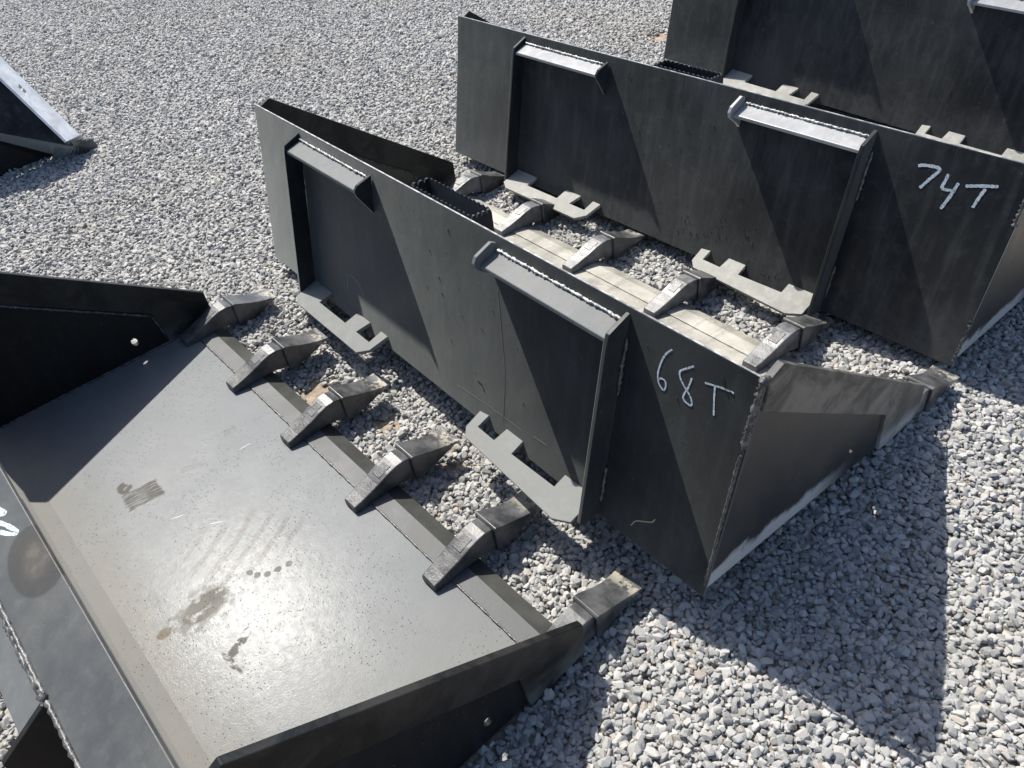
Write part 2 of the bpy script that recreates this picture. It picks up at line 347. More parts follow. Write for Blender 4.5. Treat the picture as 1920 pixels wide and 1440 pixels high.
# ------------------------------------------------------------------ crushed stone
def make_rock(k, rng):
    bm = bmesh.new(); bmesh.ops.create_icosphere(bm, subdivisions=3, radius=1)
    v = np.array([p.co[:] for p in bm.verts]); n = rng.normal(size=(rng.integers(7, 12), 3)); n /= np.linalg.norm(n, axis=1)[:, None]
    n = np.r_[n, np.eye(3), -np.eye(3)]
    h = rng.uniform(.66, 1.08, len(n)); p = 70
    d = np.clip(v @ n.T / h, 0, None); r = (d**p).sum(1)**(-1/p)
    v = v*r[:, None]*np.array([1.0, rng.uniform(.58, .92), rng.uniform(.38, .72)])
    v /= 2
    for a, q in zip(bm.verts, v): a.co = q
    me = bpy.data.meshes.new('stone'); bm.to_mesh(me); bm.free(); me.materials.append(MPEB)
    me.polygons.foreach_set('use_smooth', [k % 4 == 0]*len(me.polygons))
    return bpy.data.objects.new('stone', me)
rc = bpy.data.collections.new('stone_shapes')
for k in range(26): rc.objects.link(make_rock(k, RNG))

def in_buckets(x, y, grow=0.0):
    m = np.zeros(len(x), bool); hz = hgt(x, y)
    for pl_, W, L in BK:
        c0, c1 = pl_['Ms'].col[0], pl_['Ms'].col[1]; dx, dy = x-pl_['O'].x, y-pl_['O'].y
        det = c0.x*c1.y-c0.y*c1.x; u = (dx*c1.y-dy*c1.x)/det; v = (c0.x*dy-c0.y*dx)/det
        fz = pl_['O'].z + u*c0.z + v*c1.z; m |= (u > -grow) & (u < W+grow) & (v > -grow) & (v < L-.012+grow) & (fz < hz+.006)
    return m
Fv = np.array(F); R2v = np.array(R2); U2v = np.array(U2)
def seen(x, y, mx=.30, my=.30):     # near the view: only there are single stones laid
    d = np.c_[x, y, -.05+0*x-CAM_H]; z = d @ Fv; u = (d @ R2v)/z*1477/960; v = (d @ U2v)/z*1477/720
    return (z > .1) & (abs(u) < 1+mx) & (abs(v) < 1+my)
def layer(pitch, zoff, zj, s0, s1, tan_keep, tilt):
    X, Y = np.meshgrid(np.arange(-4.6, 4.8, pitch), np.arange(-.1, 8.2, pitch*.92)); X = X+(np.arange(X.shape[0]) % 2)[:, None]*pitch*.5
    X = (X+RNG.uniform(-.48, .48, X.shape)*pitch).ravel(); Y = (Y+RNG.uniform(-.48, .48, Y.shape)*pitch).ravel()
    k = seen(X, Y) & ~in_buckets(X, Y); X, Y = X[k], Y[k]
    # bare sandy spots
    bare = np.zeros(len(X))
    for cx, cy, r in BARE: bare = np.maximum(bare, np.exp(-((X-cx)**2+(Y-cy)**2)/(r*r)))
    k = RNG.uniform(size=len(X)) > bare*tan_keep; X, Y = X[k], Y[k]
    n = len(X); Z = hgt(X, Y)+zoff+RNG.uniform(-zj, zj, n)
    S = s0*np.exp(RNG.normal(0, .27, n)); S = np.clip(S, s0*.55, s1)
    rot = np.c_[RNG.normal(0, tilt, n), RNG.normal(0, tilt, n), RNG.uniform(0, 6.283, n)]
    return np.c_[X, Y, Z], S, rot
BARE = [(-.515, 1.54, .075), (-.47, 1.49, .05), (-.33, 1.40, .042), (-.17, 1.235, .034), (-.05, 1.04, .028), (.30, .98, .02), (1.12, 3.95, .12), (.95, 3.85, .1)]
L1 = layer(.0113, -.0145, .0022, .0154, .0245, 1.05, .35)
L2 = layer(.0123, -.0095, .0026, .0156, .026, 1.1, .45)
L3 = layer(.043, -.003, .0022, .0160, .0235, 1., .5)
pos = np.r_[L1[0], L2[0], L3[0]]; scl = np.r_[L1[1], L2[1], L3[1]]; rot = np.r_[L1[2], L2[2], L3[2]]
me = bpy.data.meshes.new('gravel'); me.vertices.add(len(pos)); me.vertices.foreach_set('co', pos.ravel().astype(np.float32))
a = me.attributes.new('scl', 'FLOAT', 'POINT'); a.data.foreach_set('value', scl.astype(np.float32))
a = me.attributes.new('rot', 'FLOAT_VECTOR', 'POINT'); a.data.foreach_set('vector', rot.ravel().astype(np.float32))
a = me.attributes.new('idx', 'INT', 'POINT'); a.data.foreach_set('value', RNG.integers(0, 26, len(pos)).astype(np.int32))
gr = bpy.data.objects.new('gravel', me); C.objects.link(gr); gr['kind'] = 'stuff'; gr['label'] = 'loose grey crushed stone covering the yard'
ng = bpy.data.node_groups.new('lay_stones', 'GeometryNodeTree')
ng.interface.new_socket('Geometry', in_out='INPUT', socket_type='NodeSocketGeometry'); ng.interface.new_socket('Geometry', in_out='OUTPUT', socket_type='NodeSocketGeometry')
N = ng.nodes; Lk = ng.links
gi = N.new('NodeGroupInput'); go = N.new('NodeGroupOutput'); ip = N.new('GeometryNodeInstanceOnPoints'); ci = N.new('GeometryNodeCollectionInfo')
ci.inputs['Collection'].default_value = rc; ci.inputs['Separate Children'].default_value = True; ci.inputs['Reset Children'].default_value = True
def att(n, t):
    q = N.new('GeometryNodeInputNamedAttribute'); q.data_type = t; q.inputs['Name'].default_value = n; return q.outputs['Attribute']
e2r = N.new('FunctionNodeEulerToRotation'); Lk.new(att('rot', 'FLOAT_VECTOR'), e2r.inputs[0])
Lk.new(gi.outputs[0], ip.inputs['Points']); Lk.new(ci.outputs[0], ip.inputs['Instance']); ip.inputs['Pick Instance'].default_value = True
Lk.new(att('idx', 'INT'), ip.inputs['Instance Index']); Lk.new(e2r.outputs[0], ip.inputs['Rotation']); Lk.new(att('scl', 'FLOAT'), ip.inputs['Scale'])
Lk.new(ip.outputs[0], go.inputs[0]); gr.modifiers.new('stones', 'NODES').node_group = ng
print('stones', len(pos))

# ------------------------------------------------------------------ plate geometry
def bev(o, w_=.0012, seg=2):
    b = o.modifiers.new('bevel', 'BEVEL'); b.width = w_; b.segments = seg; b.limit_method = 'ANGLE'; b.angle_limit = R(35); return o
class Bucket:
    def __init__(s, P, W, label, ysc=1., lean=0.):
        s.P, s.W, s.ysc, s.lean = P, W, ysc, lean
        s.root = bpy.data.objects.new('skid_steer_bucket', None); C.objects.link(s.root)
        s.root.matrix_world = Matrix.Translation(P['O']) @ P['Rg'].to_4x4()
        s.root['label'] = label; s.root['category'] = 'loader bucket'; s.root['group'] = 'black steel skid steer buckets lying on the gravel'
        s.root.empty_display_size = .2
    def T(s, vs): return [s.P['S'] @ Vector((v[0], v[1]*s.ysc+v[2]*s.lean, v[2]*(1-.38*s.lean))) for v in vs]
    def raw(s, name, vs, fs, mat, parent=None, smooth=False, **k): return mesh_obj(name, s.T(vs), fs, mat, parent or s.root, smooth, **k)
    def prism_x(s, name, poly, x0, x1, mat, parent=None, holes=(), b=.0012, mats=None):   # polygon in (y,z), extruded along x
        loops = [list(poly)]+[list(h) for h in holes]; flat = [p for l in loops for p in l]; n = len(flat)
        vs = [(x0, p[0], p[1]) for p in flat]+[(x1, p[0], p[1]) for p in flat]; fs = []
        if holes:
            tris = tessellate_polygon([[Vector((p[0], p[1], 0)) for p in l] for l in loops])
            for t in tris: fs.append(tuple(t)); fs.append(tuple(i+n for i in reversed(t)))
        else: fs.append(tuple(range(n))); fs.append(tuple(range(2*n-1, n-1, -1)))
        st = 0
        for l in loops:
            m_ = len(l)
            for i in range(m_):
                a_, b_ = st+i, st+(i+1) % m_; fs.append((a_, b_, b_+n, a_+n))
            st += m_
        o = s.raw(name, vs, fs, mat, parent); fixn(o)
        return bev(o, b) if b else o
    def sheet(s, name, prof, th, x0, x1, mat, parent=None, b=.0012, topmat=None):   # thick sheet: profile polyline (y,z) given on one face, thickness to its left
        pr = [Vector(p) for p in prof]; off = []
        for i, p in enumerate(pr):
            d = (pr[min(i+1, len(pr)-1)]-pr[max(i-1, 0)]).normalized(); off.append(p+Vector((-d.y, d.x))*th)
        poly = [tuple(p) for p in pr]+[tuple(p) for p in reversed(off)]
        return s.prism_x(name, poly, x0, x1, mat, parent, b=b)
    def bead(s, name, p0, p1, r, mat, parent=None, rough=.25, step=.006, sd=1):
        rng = np.random.default_rng(sd); p0, p1 = np.array(p0, float), np.array(p1, float); Lg = np.linalg.norm(p1-p0); n = max(3, int(Lg/step))
        d = (p1-p0)/Lg; a_ = np.cross(d, (0, 0, 1)) if abs(d[2]) < .9 else np.cross(d, (1, 0, 0)); a_ /= np.linalg.norm(a_); b_ = np.cross(d, a_)
        vs, fs, k = [], [], 8
        for i in range(n+1):
            c = p0+d*Lg*i/n + (a_*rng.normal()+b_*rng.normal())*r*rough*.35
            rr = r*(1+rough*rng.normal()*.5)*(.82+.18*math.cos(i*2.1)); rr *= .5 if i in (0, n) else 1
            for j in range(k):
                t = 2*math.pi*j/k; vs.append(tuple(c+(a_*math.cos(t)+b_*math.sin(t))*rr*(1+rng.normal()*rough*.18)))
        for i in range(n):
            for j in range(k): fs.append((i*k+j, i*k+(j+1) % k, (i+1)*k+(j+1) % k, (i+1)*k+j))
        fs.append(tuple(range(k))); fs.append(tuple(range(n*k+k-1, n*k-1, -1)))
        return s.raw(name, vs, fs, mat, parent, True)
def fixn(o):
    bm = bmesh.new(); bm.from_mesh(o.data); bmesh.ops.recalc_face_normals(bm, faces=bm.faces); bm.to_mesh(o.data); bm.free()

YT, ZT = .0929, .4758
S1, S2, S3, S4 = (.1359, .4857), (.7046, .1042), (.7051, .0083), (.5618, .0)
SR, SF = (.0998, .4088), (.5475, .1154)
L, LW_ = .7052, .6245

def tooth(B, xc, first, ysh=0., mt=None, detail=True, msk=None):
    """cast shank welded over the cutting edge, with its replaceable point"""
    y0 = .583+ysh
    def loft(name, secs, mat, parent, b):
        vs, fs = [], []
        for (v, wt, wb, hw, hb) in secs:
            wt = wt if wt < .03 else .03+(wt-.03)*.80
            vs += [(xc-hb, y0+v, wb), (xc+hb, y0+v, wb), (xc+hw, y0+v, wt), (xc-hw, y0+v, wt)]
        n = len(secs)
        for i in range(n-1):
            for j in range(4): fs.append((i*4+j, i*4+(j+1) % 4, (i+1)*4+(j+1) % 4, (i+1)*4+j))
        fs.append((0, 1, 2, 3)); fs.append(tuple(range(n*4-1, n*4-5, -1)))
        o = B.raw(name, vs, fs, mat, parent); fixn(o); return bev(o, b, 3)
    sh = loft('tooth_shank', [(0, .028, .010, .020, .0225), (.03, .038, .011, .0215, .024), (.07, .054, .016, .0225, .026), (.10, .069, .017, .023, .027), (.125, .078, .016, .0235, .027),
                         (.145, .0795, .008, .0235, .026), (.165, .074, .006, .023, .0245), (.195, .060, .010, .020, .021)], msk or MSHK, B.root, .003)
    tp = loft('tooth_point', [(.163, .078, .000, .030, .030), (.168, .083, -.002, .0315, .0315), (.19, .0715, -.003, .0305, .0305), (.215, .0565, -.002, .0285, .027), (.24, .0445, .004, .0280, .026),
                         (.265, .0365, .013, .0295, .027), (.286, .0325, .024, .0315, .031), (.297, .0315, .0285, .033, .033)], mt or MTIP, sh, .0022)
    if detail:
        # pin boss on both flanks, size badge on the back of the shank
        for sx in (-1, 1):
            vs, fs, k = [], [], 14
            for r_, dx in ((.0095, 0), (.0095, .0016), (.0065, .0016), (.0065, .0004)):
                for j in range(k):
                    t = 2*math.pi*j/k; vs.append((xc+sx*(.0285+dx), y0+.203+r_*math.cos(t), .028+r_*math.sin(t)))
            for q in range(3):
                for j in range(k): fs.append((q*k+j, q*k+(j+1) % k, (q+1)*k+(j+1) % k, (q+1)*k+j))
            fs.append(tuple(range(3*k, 4*k))); o = B.raw('retaining_pin', vs, fs, MSHK, sh); fixn(o)
        vs = []
        for h_ in (-.004, .0016):
            for x_, v_ in ((-.0125, .082), (.0125, .082), (.0125, .118), (-.0125, .118)):
                vs.append((xc+x_, y0+v_, (.0612+(v_-.10)*.29 if v_ > .10 else .0612-(.10-v_)*.4)+h_))
        o = B.raw('size_badge', vs, [(0, 1, 2, 3), (4, 5, 6, 7), (0, 1, 5, 4), (1, 2, 6, 5), (2, 3, 7, 6), (3, 0, 4, 7)], MSHK, sh); fixn(o); bev(o, .0012, 3)
    return sh

def ribbon(B, parent, strokes, width, surf, mat=MCHALK, name='chalk_mark'):
    """hand drawn strokes as thin raised ribbons lying on a plate; surf(a,b,lift) -> local point"""
    for gi_, grp in enumerate(strokes):
        vs, fs = [], []
        for st in grp:
            p = np.array(st, float); q = []
            for i in range(len(p)-1):      # catmull-rom
                a0, a1, a2, a3 = p[max(i-1, 0)], p[i], p[i+1], p[min(i+2, len(p)-1)]
                for t in np.linspace(0, 1, 7, endpoint=False):
                    q.append(.5*((2*a1)+(-a0+a2)*t+(2*a0-5*a1+4*a2-a3)*t*t+(-a0+3*a1-3*a2+a3)*t**3))
            q.append(p[-1]); q = np.array(q); base = len(vs); nq = len(q)
            for i in range(nq):
                d = q[min(i+1, nq-1)]-q[max(i-1, 0)]; d /= np.linalg.norm(d)+1e-9; nn = np.array([-d[1], d[0]])
                wd = width*(.8+.35*RNG.uniform())*(.75 if i in (0, nq-1) else 1)/2
                for sgn in (1, -1):
                    c = q[i]+nn*wd*sgn; vs.append(surf(c[0], c[1], .0005))
            for i in range(nq-1): b0 = base+2*i; fs.append((b0, b0+1, b0+3, b0+2))
        B.raw(name, vs, fs, mat, parent)

def grip_step(B, xa, xb, yw=.048, zt=ZT, yt=YT):
    step = bpy.data.objects.new('grip_step', None); C.objects.link(step); step.parent = B.root
    ya, yb = yt+.010, yt+.010+yw
    def bar(p0, p1, z1, z0, pitch, th=.0045):
        p0, p1 = np.array(p0), np.array(p1); Lg = np.linalg.norm(p1-p0); n = max(3, round(Lg/pitch)); d = (p1-p0)/Lg; nn = np.array([-d[1], d[0]])*th/2
        top = []
        for i in range(n):
            for t in (0, .12, .3, .5, .7, .88): top.append(((i+t)/n, z1-.008+.009*math.sin(math.pi*t)**.6))
        top.append((1, z1-.008)); m_ = len(top); vs, fs = [], []
        for sg in (1, -1):
            for t, z in top: c = p0+d*Lg*t+nn*sg; vs.append((c[0], c[1], z))
            for t, z in top: c = p0+d*Lg*t+nn*sg; vs.append((c[0], c[1], z0))
        k = 2*m_
        for i in range(m_-1):
            fs.append((i, i+1, m_+i+1, m_+i)); fs.append((k+i, k+m_+i, k+m_+i+1, k+i+1)); fs.append((i, k+i, k+i+1, i+1)); fs.append((m_+i, m_+i+1, k+m_+i+1, k+m_+i))
        fs.append((0, m_, k+m_, k)); fs.append((m_-1, k+m_-1, k+2*m_-1, 2*m_-1))
        o = B.raw('serrated_bar', vs, fs, MPD if False else MP, step); fixn(o)
    bar((xa, ya), (xb, ya), zt+.004, zt-.03, .0155); bar((xa, yb), (xb, yb), zt+.004, zt-.045, .0155)
    bar((xa-.002, ya), (xa-.002, yb+.002), zt+.004, zt-.045, .0155); bar((xb+.002, ya), (xb+.002, yb+.002), zt+.004, zt-.055, .0125)

NEARL = [(.2126, .002), (.2165, -.0440), (.2370, -.0640), (.5450, -.0775), (.5826, -.0600), (.5826, .008), (.5413, .0070), (.4960, .0065), (.4965, -.0256), (.3621, -.0286), (.3599, .0078), (.3041, .0071), (.3013, -.0292), (.2422, -.0285), (.2416, .0064)]
FARL = [(-.5890, -.0600), (-.5594, -.0775), (-.2264, -.0765), (-.1974, -.0506), (-.1888, .0055), (-.2221, .006), (-.2229, -.0349), (-.2885, -.0352), (-.2775, .0065), (-.3452, .0065), (-.3482, -.0352), (-.4929, -.0359), (-.4861, .006), (-.5859, .0065)]
def latch(B, lst, mat, dz=0):
    cx = B.W/2; n = len(lst)
    def z(y): return .034+(y-.006)*(.026/.066)+dz
    vs = [(cx+x, y, z(y)) for x, y in lst]+[(cx+x, y+.004, z(y)-.010) for x, y in lst]
    tris = tessellate_polygon([[Vector((x, y, 0)) for x, y in lst]]); fs = []
    for t in tris: fs.append(tuple(t)); fs.append(tuple(i+n for i in reversed(t)))
    for i in range(n): fs.append((i, (i+1) % n, (i+1) % n+n, i+n))
    o = B.raw('latch_flange', vs, fs, mat); fixn(o); bev(o, .0014)
    return o

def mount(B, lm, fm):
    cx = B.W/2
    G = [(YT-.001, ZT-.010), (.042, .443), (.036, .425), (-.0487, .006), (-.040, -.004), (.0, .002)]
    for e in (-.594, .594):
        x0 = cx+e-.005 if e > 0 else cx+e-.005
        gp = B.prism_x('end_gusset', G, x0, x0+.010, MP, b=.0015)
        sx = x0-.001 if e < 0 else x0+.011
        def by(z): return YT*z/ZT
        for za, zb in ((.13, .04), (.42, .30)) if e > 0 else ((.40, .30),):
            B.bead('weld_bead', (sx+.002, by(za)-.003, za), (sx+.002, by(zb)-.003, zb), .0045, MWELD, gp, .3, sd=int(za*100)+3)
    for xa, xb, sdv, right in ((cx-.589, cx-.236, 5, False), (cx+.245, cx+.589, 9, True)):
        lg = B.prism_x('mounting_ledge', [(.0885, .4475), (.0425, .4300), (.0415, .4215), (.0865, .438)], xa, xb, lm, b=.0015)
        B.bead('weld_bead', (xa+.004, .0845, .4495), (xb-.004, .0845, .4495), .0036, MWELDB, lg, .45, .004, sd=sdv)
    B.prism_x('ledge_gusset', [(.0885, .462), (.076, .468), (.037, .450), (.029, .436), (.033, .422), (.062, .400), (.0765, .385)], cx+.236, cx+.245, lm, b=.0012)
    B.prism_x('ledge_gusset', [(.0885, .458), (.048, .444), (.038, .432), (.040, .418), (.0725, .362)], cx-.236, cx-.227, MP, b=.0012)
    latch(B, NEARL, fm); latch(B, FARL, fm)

def sides(B, holes, mc, ms):
    W = B.W
    def oval(cy, cz, ry, rz, ang=0, n=12):
        return [(cy+ry*math.cos(t)*math.cos(ang)-rz*math.sin(t)*math.sin(ang), cz+ry*math.cos(t)*math.sin(ang)+rz*math.sin(t)*math.cos(ang)) for t in [2*math.pi*i/n for i in range(n)]]
    main = [(.004, .004), (.5618, .002), SF, (.0998, .4088)]
    # the rear edge of the side plate follows the back plate
    main = [(.009, .004), (.5600, .004), (SF[0], SF[1]), (SR[0]-.002, SR[1])]
    cut = [(SR[0]-.004, SR[1]-.003), (YT+.012, ZT-.004), S1, S2, S3, (.712*.99, .006), S4, (SF[0], SF[1]-.004), (SF[0]-.004, SF[1]-.002)]
    cut = [(SR[0]-.002, SR[1]), (YT+.012, ZT-.006), S1, S2, S3, (S4[0]+.01, -.001), S4, (SF[0]+.0005, SF[1])]
    for near in (0, 1):
        if near: xm, xc = (W-.0145, W-.006), (W-.013, W+.001)
        else: xm, xc = (.006, .0145), (-.001, .013)
        sp = B.prism_x('side_plate', main, *xm, ms, holes=[oval(*h) for h in holes], b=0)
        sc = B.prism_x('side_cutter', cut, *xc, mc if near else MCUTA, b=.0016)
        xi = xm[0]-.001 if near else xm[1]+.001; xo = xm[1]+.001 if near else xm[0]-.001
        B.bead('weld_bead', (xi, SR[0]+.01, SR[1]-.008), (xi, SF[0]-.006, SF[1]-.002), .0038, MWELD, sp, .2, sd=3+near)
        B.bead('weld_bead', (xi, SF[0]-.004, SF[1]-.004), (xi, S4[0]-.004, .02), .0038, MWELD, sp, .2, sd=5+near)
        B.bead('weld_bead', (xi, .05, .0135), (xi, .60, .0135), .004, MWELD, sp, .2, sd=8+near)

def bucket(P, W, label, kind, teeth_n, tx0, tdx, bm_, lm, fm, fl, et, eb, mc, ms, mt, holes, ysc=1., lean=0.):
    B = Bucket(P, W, label, ysc, lean); B.parts = {}
    if kind == 'std':
        prof = [(0, 0), (.0705, .3516), (YT, ZT)]
        B.back = B.sheet('back_plate', prof, -.008, 0, W, bm_, b=.0014)
        B.raw('worn_edge', [(.002, YT+.0012, ZT+.0006), (W-.002, YT+.0012, ZT+.0006), (W-.002, YT+.0045, ZT+.0010), (.002, YT+.0045, ZT+.0010)], [(0, 1, 2, 3)], MEDGE, B.back)
        flo = [(.009, .030), (.045, .013), (LW_, .011)]
    else:
        prof = [(0, 0), (-.004, .22), (.004, .4355), (YT, ZT+.0005)]
        B.back = B.sheet('back_plate', prof, -.008, 0, W, bm_, b=.0014)
        flo = [(.008, .050), (.050, .024), (.084, .0125), (LW_, .011)]
    B.floor = B.sheet('floor_plate', flo, -.009, .012, W-.012, fl, b=0)
    ce = [(LW_+.0015, .0145), (LW_+.043, .0155), (L-.001, .003), (L-.001, .0), (LW_+.0015, .0)]
    o = B.prism_x('cutting_edge', ce, .013, W-.013, et, b=.0008)
    o.data.materials.append(eb)
    for p in o.data.polygons:
        c = sum((o.data.vertices[i].co.y for i in p.vertices), 0)/len(p.vertices)
        if abs(p.normal.x) < .5 and p.normal.z > .3 and c > (LW_+.045)*ysc: p.material_index = 1
    B.bead('weld_seam', (.02, LW_+.0008, .0125), (W-.02, LW_+.0008, .0125), .0032, MWELD if kind == 'low' else et, o, .15, .012, sd=11)
    sides(B, holes, mc, ms)
    for i in range(teeth_n): tooth(B, tx0+tdx*i, i == 0, mt=mt, msk=MSHK if kind == 'low' else MSHKD)
    return B

# ------------------------------------------------------------------ the buckets
BB = bucket(PB, 1.727, 'black toothed bucket chalk marked 68T, whole in the middle of the picture', 'std', 6, .078, .3245, MP, MLEDGE, MFLG, MDUST, MDUST2, MDUST, MCUT, MSIDE, MTIPC, [(.45, .076, .008, .012, .2)], lean=.004)
mount(BB, MLEDGE, MFLG); grip_step(BB, .792, 1.008)
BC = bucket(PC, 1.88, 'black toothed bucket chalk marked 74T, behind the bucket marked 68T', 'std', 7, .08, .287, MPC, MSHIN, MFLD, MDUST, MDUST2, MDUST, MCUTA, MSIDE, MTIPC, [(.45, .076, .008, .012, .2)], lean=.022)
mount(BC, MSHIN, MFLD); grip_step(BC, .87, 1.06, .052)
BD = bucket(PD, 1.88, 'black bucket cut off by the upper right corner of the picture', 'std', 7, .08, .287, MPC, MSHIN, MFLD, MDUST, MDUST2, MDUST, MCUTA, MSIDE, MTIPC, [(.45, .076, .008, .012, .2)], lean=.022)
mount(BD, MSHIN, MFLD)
BA = bucket(PA, 1.4773, 'black toothed bucket with its open grey floor facing up, in the left foreground', 'low', 6, .052, .278, MBAND, MLEDGE, MLEDGE, MFA, MEA, MEB, MCUTA, MPD, MTIP, [(.473, .062, .009, .013, .2)], YSA)
# mount of the foreground bucket, below its turned rear lip
def a_mount(B):
    B.bead('weld_bead', (.30, .001, .4325), (1.4, .001, .4325), .0048, MWELDL, B.back, .25, sd=21)
    lg = B.prism_x('mounting_ledge', [(.000, .428), (-.052, .392), (-.052, .384), (.000, .419)], .55, 1.205, MLEDGE, b=.0015)
    B.bead('weld_bead', (.55, -.004, .4275), (1.205, -.004, .4275), .0045, MWELDL, lg, .35, sd=22)
    B.prism_x('end_gusset', [(-.002, .432), (-.085, .378), (-.100, .05), (-.09, .01), (-.004, .01)], 1.205, 1.215, MPD, b=.0015)
    B.prism_x('end_gusset', [(-.002, .432), (-.085, .378), (-.100, .05), (-.09, .01), (-.004, .01)], .12, .13, MPD, b=.0015)
    B.bead('weld_bead', (1.203, .0, .437), (1.217, -.004, .434), .008, MWELDL, B.back, .5, sd=23)
a_mount(BA)

# ------------------------------------------------------------------ chalk writing
def on_back(a_, b_, lift):
    # back plate face between (0,0), (.0705,.3516) and (YT,ZT)
    y = .0705*b_/.3516 if b_ < .3516 else .0705+(YT-.0705)*(b_-.3516)/(ZT-.3516)
    return (a_, y-lift, b_)
B68 = [[[[1.5581, .4433], [1.5475, .4287], [1.5414, .4093], [1.5391, .3892], [1.541, .3758], [1.5463, .3667], [1.5566, .3615], [1.5591, .3715], [1.5552, .3801], [1.5462, .3799], [1.5415, .3737]]],
       [[[1.6048, .4357], [1.5928, .4252], [1.5809, .413], [1.585, .4002], [1.5959, .3899], [1.6048, .3832], [1.6131, .3738], [1.6147, .364], [1.6043, .3638], [1.5969, .3691], [1.5981, .3805], [1.6025, .3936], [1.6052, .4132]]],
       [[[1.6302, .418], [1.6498, .4231], [1.6669, .4268], [1.6832, .4283]], [[1.6491, .4211], [1.6519, .4034], [1.6548, .389], [1.6587, .3703]]]]
C74 = [[[[1.6496, .4155], [1.6649, .4207], [1.6957, .421], [1.683, .3949], [1.6693, .3701]]],
       [[[1.717, .4161], [1.7155, .4001], [1.7144, .3839], [1.7311, .3836], [1.7431, .386]], [[1.743, .4039], [1.736, .3702], [1.7273, .3398]]],
       [[[1.7585, .4019], [1.7883, .411], [1.8196, .4193]], [[1.7979, .4074], [1.7929, .3882], [1.7882, .3621]]]]
ribbon(BB, BB.back, B68, .0034, on_back); ribbon(BC, BC.back, C74, .0068, on_back)
def lines(B, pts, wd, col, name):
    m = Mat(name+'_colour'); m.set('Base Color', col); m.set('Roughness', .7); m.set('Alpha', m.ramp(m.noise(180, 3, .8), .30, .42))
    ribbon(B, B.back, pts, wd, on_back, m.m, name)
lines(BB, [[[[.9809, .0505], [1.0696, .0568], [1.1471, .0608], [1.2207, .0604]], [[1.2552, .0692], [1.2976, .0721]], [[.8269, .0709], [.873, .0634]], [[.4749, .137], [.4721, .0819]], [[.4955, .1406], [.54, .125], [.562, .0966]]]], .0011, (.36, .36, .35), 'scratch_mark')
lines(BB, [[[[1.1117, .3637], [1.1309, .272], [1.1494, .1744], [1.1536, .0468]]]], .0022, (.12, .12, .115), 'drip_mark')
lines(BB, [[[[1.5451, .0354], [1.5541, .0541], [1.572, .067], [1.5895, .0796], [1.5951, .0909]]]], .0022, (.42, .36, .24), 'mud_streak')
lines(BB, [[[[1.058, .1041], [1.0739, .1012], [1.0842, .0878]], [[1.660, .445], [1.666, .428], [1.676, .418]], [[1.667, .43], [1.684, .424]]]], .003, (.006, .006, .006), 'chip_mark')
def on_lip(a_, y_, lift):
    t = (y_-.004)/(YT-.004); return (a_, y_-lift*.4, .4355+(ZT-.4355)*t+lift)
A60 = [[[[.845, .035], [.8571, .0535], [.8761, .0640], [.8891, .0670], [.879, .0575], [.8602, .0433]]], [[[.866, .033], [.876, .042], [.899, .0552], [.9255, .0650], [.9405, .0690], [.9392, .0636], [.9172, .0508], [.8846, .0371]]]]
ribbon(BA, BA.back, A60, .0065, on_lip)

# rough torch-cut weld at the top of the near corner of the 68T bucket, and the drips of the 74T one
BB.bead('corner_weld', (1.7235, .090, .470), (1.7235, .066, .345), .0055, MWELD, BB.back, .55, .0035, sd=31)
BB.bead('corner_weld', (1.7235, .108, .474), (1.7235, .088, .471), .0075, MWELD, BB.back, .5, .0035, sd=32)
BB.bead('corner_weld', (1.724, .060, .335), (1.724, .006, .02), .0035, MWELD, BB.back, .2, sd=33)
BC.bead('corner_weld', (1.877, .090, .470), (1.877, .068, .35), .0045, MWELD, BC.back, .5, .0035, sd=34)
BC.bead('corner_weld', (1.878, .03, .13), (1.878, .004, .01), .004, MWELD, BC.back, .5, .0035, sd=35)
def spatter(B, n, x0, x1, z0, z1, seed):
    rng = np.random.default_rng(seed); vs, fs = [], []
    for i in range(n):
        x, z = rng.uniform(x0, x1), rng.uniform(z0, z1); r = rng.uniform(.0009, .0020); lng = rng.uniform(1, 3.2) if rng.uniform() < .4 else 1
        b0 = len(vs)
        for j in range(7):
            t = 2*math.pi*j/7; vs.append(on_back(x+r*math.cos(t), z+r*lng*math.sin(t), -.0003))
        vs.append(on_back(x, z, r*1.1)); fs += [(b0+j, b0+(j+1) % 7, b0+7) for j in range(7)]
    o = B.raw('weld_spatter', vs, fs, MPC, B.back, True); fixn(o); o['kind'] = 'stuff'
spatter(BC, 190, .72, 1.75, .02, .46, 3); spatter(BC, 60, 1.05, 1.42, .03, .12, 5); spatter(BB, 60, .5, 1.65, .03, .46, 4); spatter(BD, 90, .5, 1.6, .03, .44, 6)

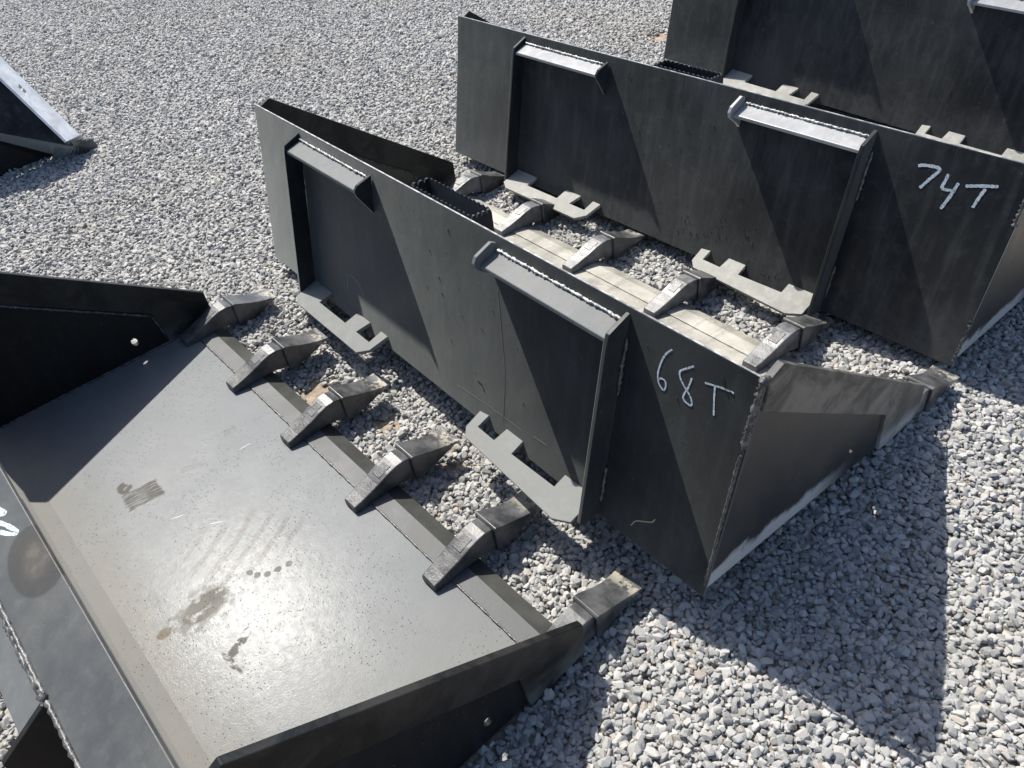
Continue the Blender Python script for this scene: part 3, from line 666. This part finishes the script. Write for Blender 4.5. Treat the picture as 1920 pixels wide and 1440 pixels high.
# ------------------------------------------------------------------ tipped bucket at the left edge
def pix(u, v, z):
    d = F + R2*(u-960)/1477.34 - U2*(v-720)/1477.34; t = (z-CAM_H)/d.z; return Vector((0, 0, CAM_H)) + d*t
def tipped():
    Q, Q2 = Vector((-1.907, 3.527, .311)), Vector((-1.90, 3.42, .258))
    gl = -.055
    TR, BR = Vector((-1.655, 3.335, .0)), Vector((-1.715, 3.295, .012))
    TR = Vector(pix(150, 253, .02)); BR = Vector(pix(125, 265, .05)); TIP = Vector(pix(178, 266, -.02)); TIPG = Vector(pix(181, 282, gl)); G1 = Vector(pix(89, 296, gl)); G0 = Vector(pix(0, 336, gl))
    O = TIPG.copy()
    def onray(u, v, n_): d = F + R2*(u-960)/1477.34 - U2*(v-720)/1477.34; o_ = Vector((0, 0, CAM_H)); return o_ + d*((TR-o_).dot(n_)/d.dot(n_))
    Q = Vector(pix(0, 105, .34)); Q2 = onray(0, 145, (Q-TR).cross(BR-TR))
    root = bpy.data.objects.new('tipped_bucket', None); C.objects.link(root); root.location = O
    root['label'] = 'tipped dark bucket at the left edge with a pale rim and two square holes'; root['category'] = 'loader bucket'
    e = 1.9
    Q_, Q2_ = TR+(Q-TR)*e, BR+(Q2-BR)*e; G0_ = G1+(G0-G1)*4
    def mk(name, vs, fs, mat, b=.002):
        o = mesh_obj(name, [Vector(v)-O for v in vs], fs, mat, root); fixn(o); bev(o, b); return o
    # rim plate
    n = (Q-TR).cross(BR-TR).normalized(); n = n if n.z > 0 else -n; th = n*-.010
    u = (Q_-TR); wv = (BR-TR)
    def rp(a_, b_): # a along, b across
        top = TR+(Q_-TR)*a_; bot = BR+(Q2_-BR)*a_; return top+(bot-top)*b_
    outer = [(0, 0), (1, 0), (1, 1), (0, 1)]
    Lr = u.length
    def find(px, py):
        best = None
        for a_ in np.linspace(0, 1, 400):
            for b_ in np.linspace(0, 1, 12):
                q = rp(a_, b_); d = q-Vector((0, 0, CAM_H)); z = d.dot(F); uu = 960+1477.34*d.dot(R2)/z; vv = 720-1477.34*d.dot(U2)/z
                c = (uu-px)**2+(vv-py)**2
                if best is None or c < best[0]: best = (c, a_, b_)
        return best[1], best[2]
    holes = []
    for px, py in ((39, 163), (47, 171)):
        a_, b_ = find(px, py); ha, hb = .0085/Lr, .10; holes.append([(a_-ha, b_-hb), (a_+ha, b_-hb), (a_+ha, b_+hb), (a_-ha, b_+hb)])
    loops = [outer]+holes; flat = [p for l in loops for p in l]; m_ = len(flat)
    tris = tessellate_polygon([[Vector((p[0]*10, p[1], 0)) for p in l] for l in loops])
    vs = [rp(*p) for p in flat]+[rp(*p)+th for p in flat]; fs = []
    for t in tris: fs.append(tuple(t)); fs.append(tuple(i+m_ for i in reversed(t)))
    st = 0
    for l in loops:
        for i in range(len(l)): a_, b_ = st+i, st+(i+1) % len(l); fs.append((a_, b_, b_+m_, a_+m_))
        st += len(l)
    mk('rim_plate', vs, fs, MRIM, .0)
    # curled front lip: S section swept across the rim width
    prof = [(0, 0), (.12, -.004), (.25, -.004), (.38, .002), (.5, .009), (.62, .014), (.74, .015), (.85, .012), (.94, .005), (1.0, -.004), (1.02, -.014)]
    E0 = Vector(pix(163, 278, gl+.015)); E1 = Vector(pix(180, 268, gl+.03)); vs, fs = [], []
    for t, h in prof:
        for A_, E_ in ((BR, E0), (TR, E1)):
            q = A_.lerp(E_, t)+Vector((0, 0, h*.55)); vs += [q, q-Vector((0, 0, .010))]
    k = len(prof)
    for i in range(k-1):
        b0 = i*4; fs += [(b0, b0+2, b0+6, b0+4), (b0+1, b0+5, b0+7, b0+3), (b0, b0+4, b0+5, b0+1), (b0+2, b0+3, b0+7, b0+6)]
    fs += [(0, 1, 3, 2), (4*k-4, 4*k-2, 4*k-1, 4*k-3)]
    o = mk('front_lip', vs, fs, MRIM2, 0)
    vs, fs = [], []
    for t, h in prof:
        q = BR.lerp(E0, t)+Vector((0, 0, h-.004))+Vector((.001, .002, 0)); vs += [q, G1.lerp(TIPG, max(0, t)*.98)-Vector((0, 0, .01))]
    for i in range(k-1): fs.append((2*i, 2*i+2, 2*i+3, 2*i+1))
    o = mk('nose_panel', vs, fs, MPC, 0); sdf = o.modifiers.new('thick', 'SOLIDIFY'); sdf.thickness = .006; sdf.offset = 0
    # dark outer panel under the rim, down to the ground, and the hidden panels that close the shell
    def slab(name, a_, b_, c_, d_, mat, t=.010):
        nn = (b_-a_).cross(d_-a_).normalized()*t; q = [a_, b_, c_, d_]; q2 = [x-nn for x in q]
        mk(name, q+q2, [(0, 1, 2, 3), (4, 5, 6, 7), (0, 1, 5, 4), (1, 2, 6, 5), (2, 3, 7, 6), (3, 0, 4, 7)], mat, .001)
    d1 = Vector((.006, .010, -.028)); mid0 = BR+(G1-BR)*.45+Vector((.02, 0, 0)); midL = Q2_+(G0_-Q2_)*.42
    slab('outer_panel', BR+d1, Q2_+d1, midL, G1+(TIPG-G1)*.25, MPC)
    slab('lower_panel', G1+(TIPG-G1)*.22, midL, G0_, G1, MPD)
    return root
def rimmat(name, c0, c1):
    m = Mat(name); n = m.noise(14, 5, .7); m.set('Base Color', m.mix(m.ramp(n, .35, .65), c0, c1)); m.set('Roughness', .5); m.bump(m.noise(120, 3), .2, .001); return m.m
MRIM = rimmat('pale_sunlit_rim', (.52, .53, .55), (.74, .75, .76)); MRIM2 = rimmat('shaded_lip', (.08, .083, .083), (.13, .133, .13))  # sunlit brightness put into the rim's colour, shade into the lip's
tipped()
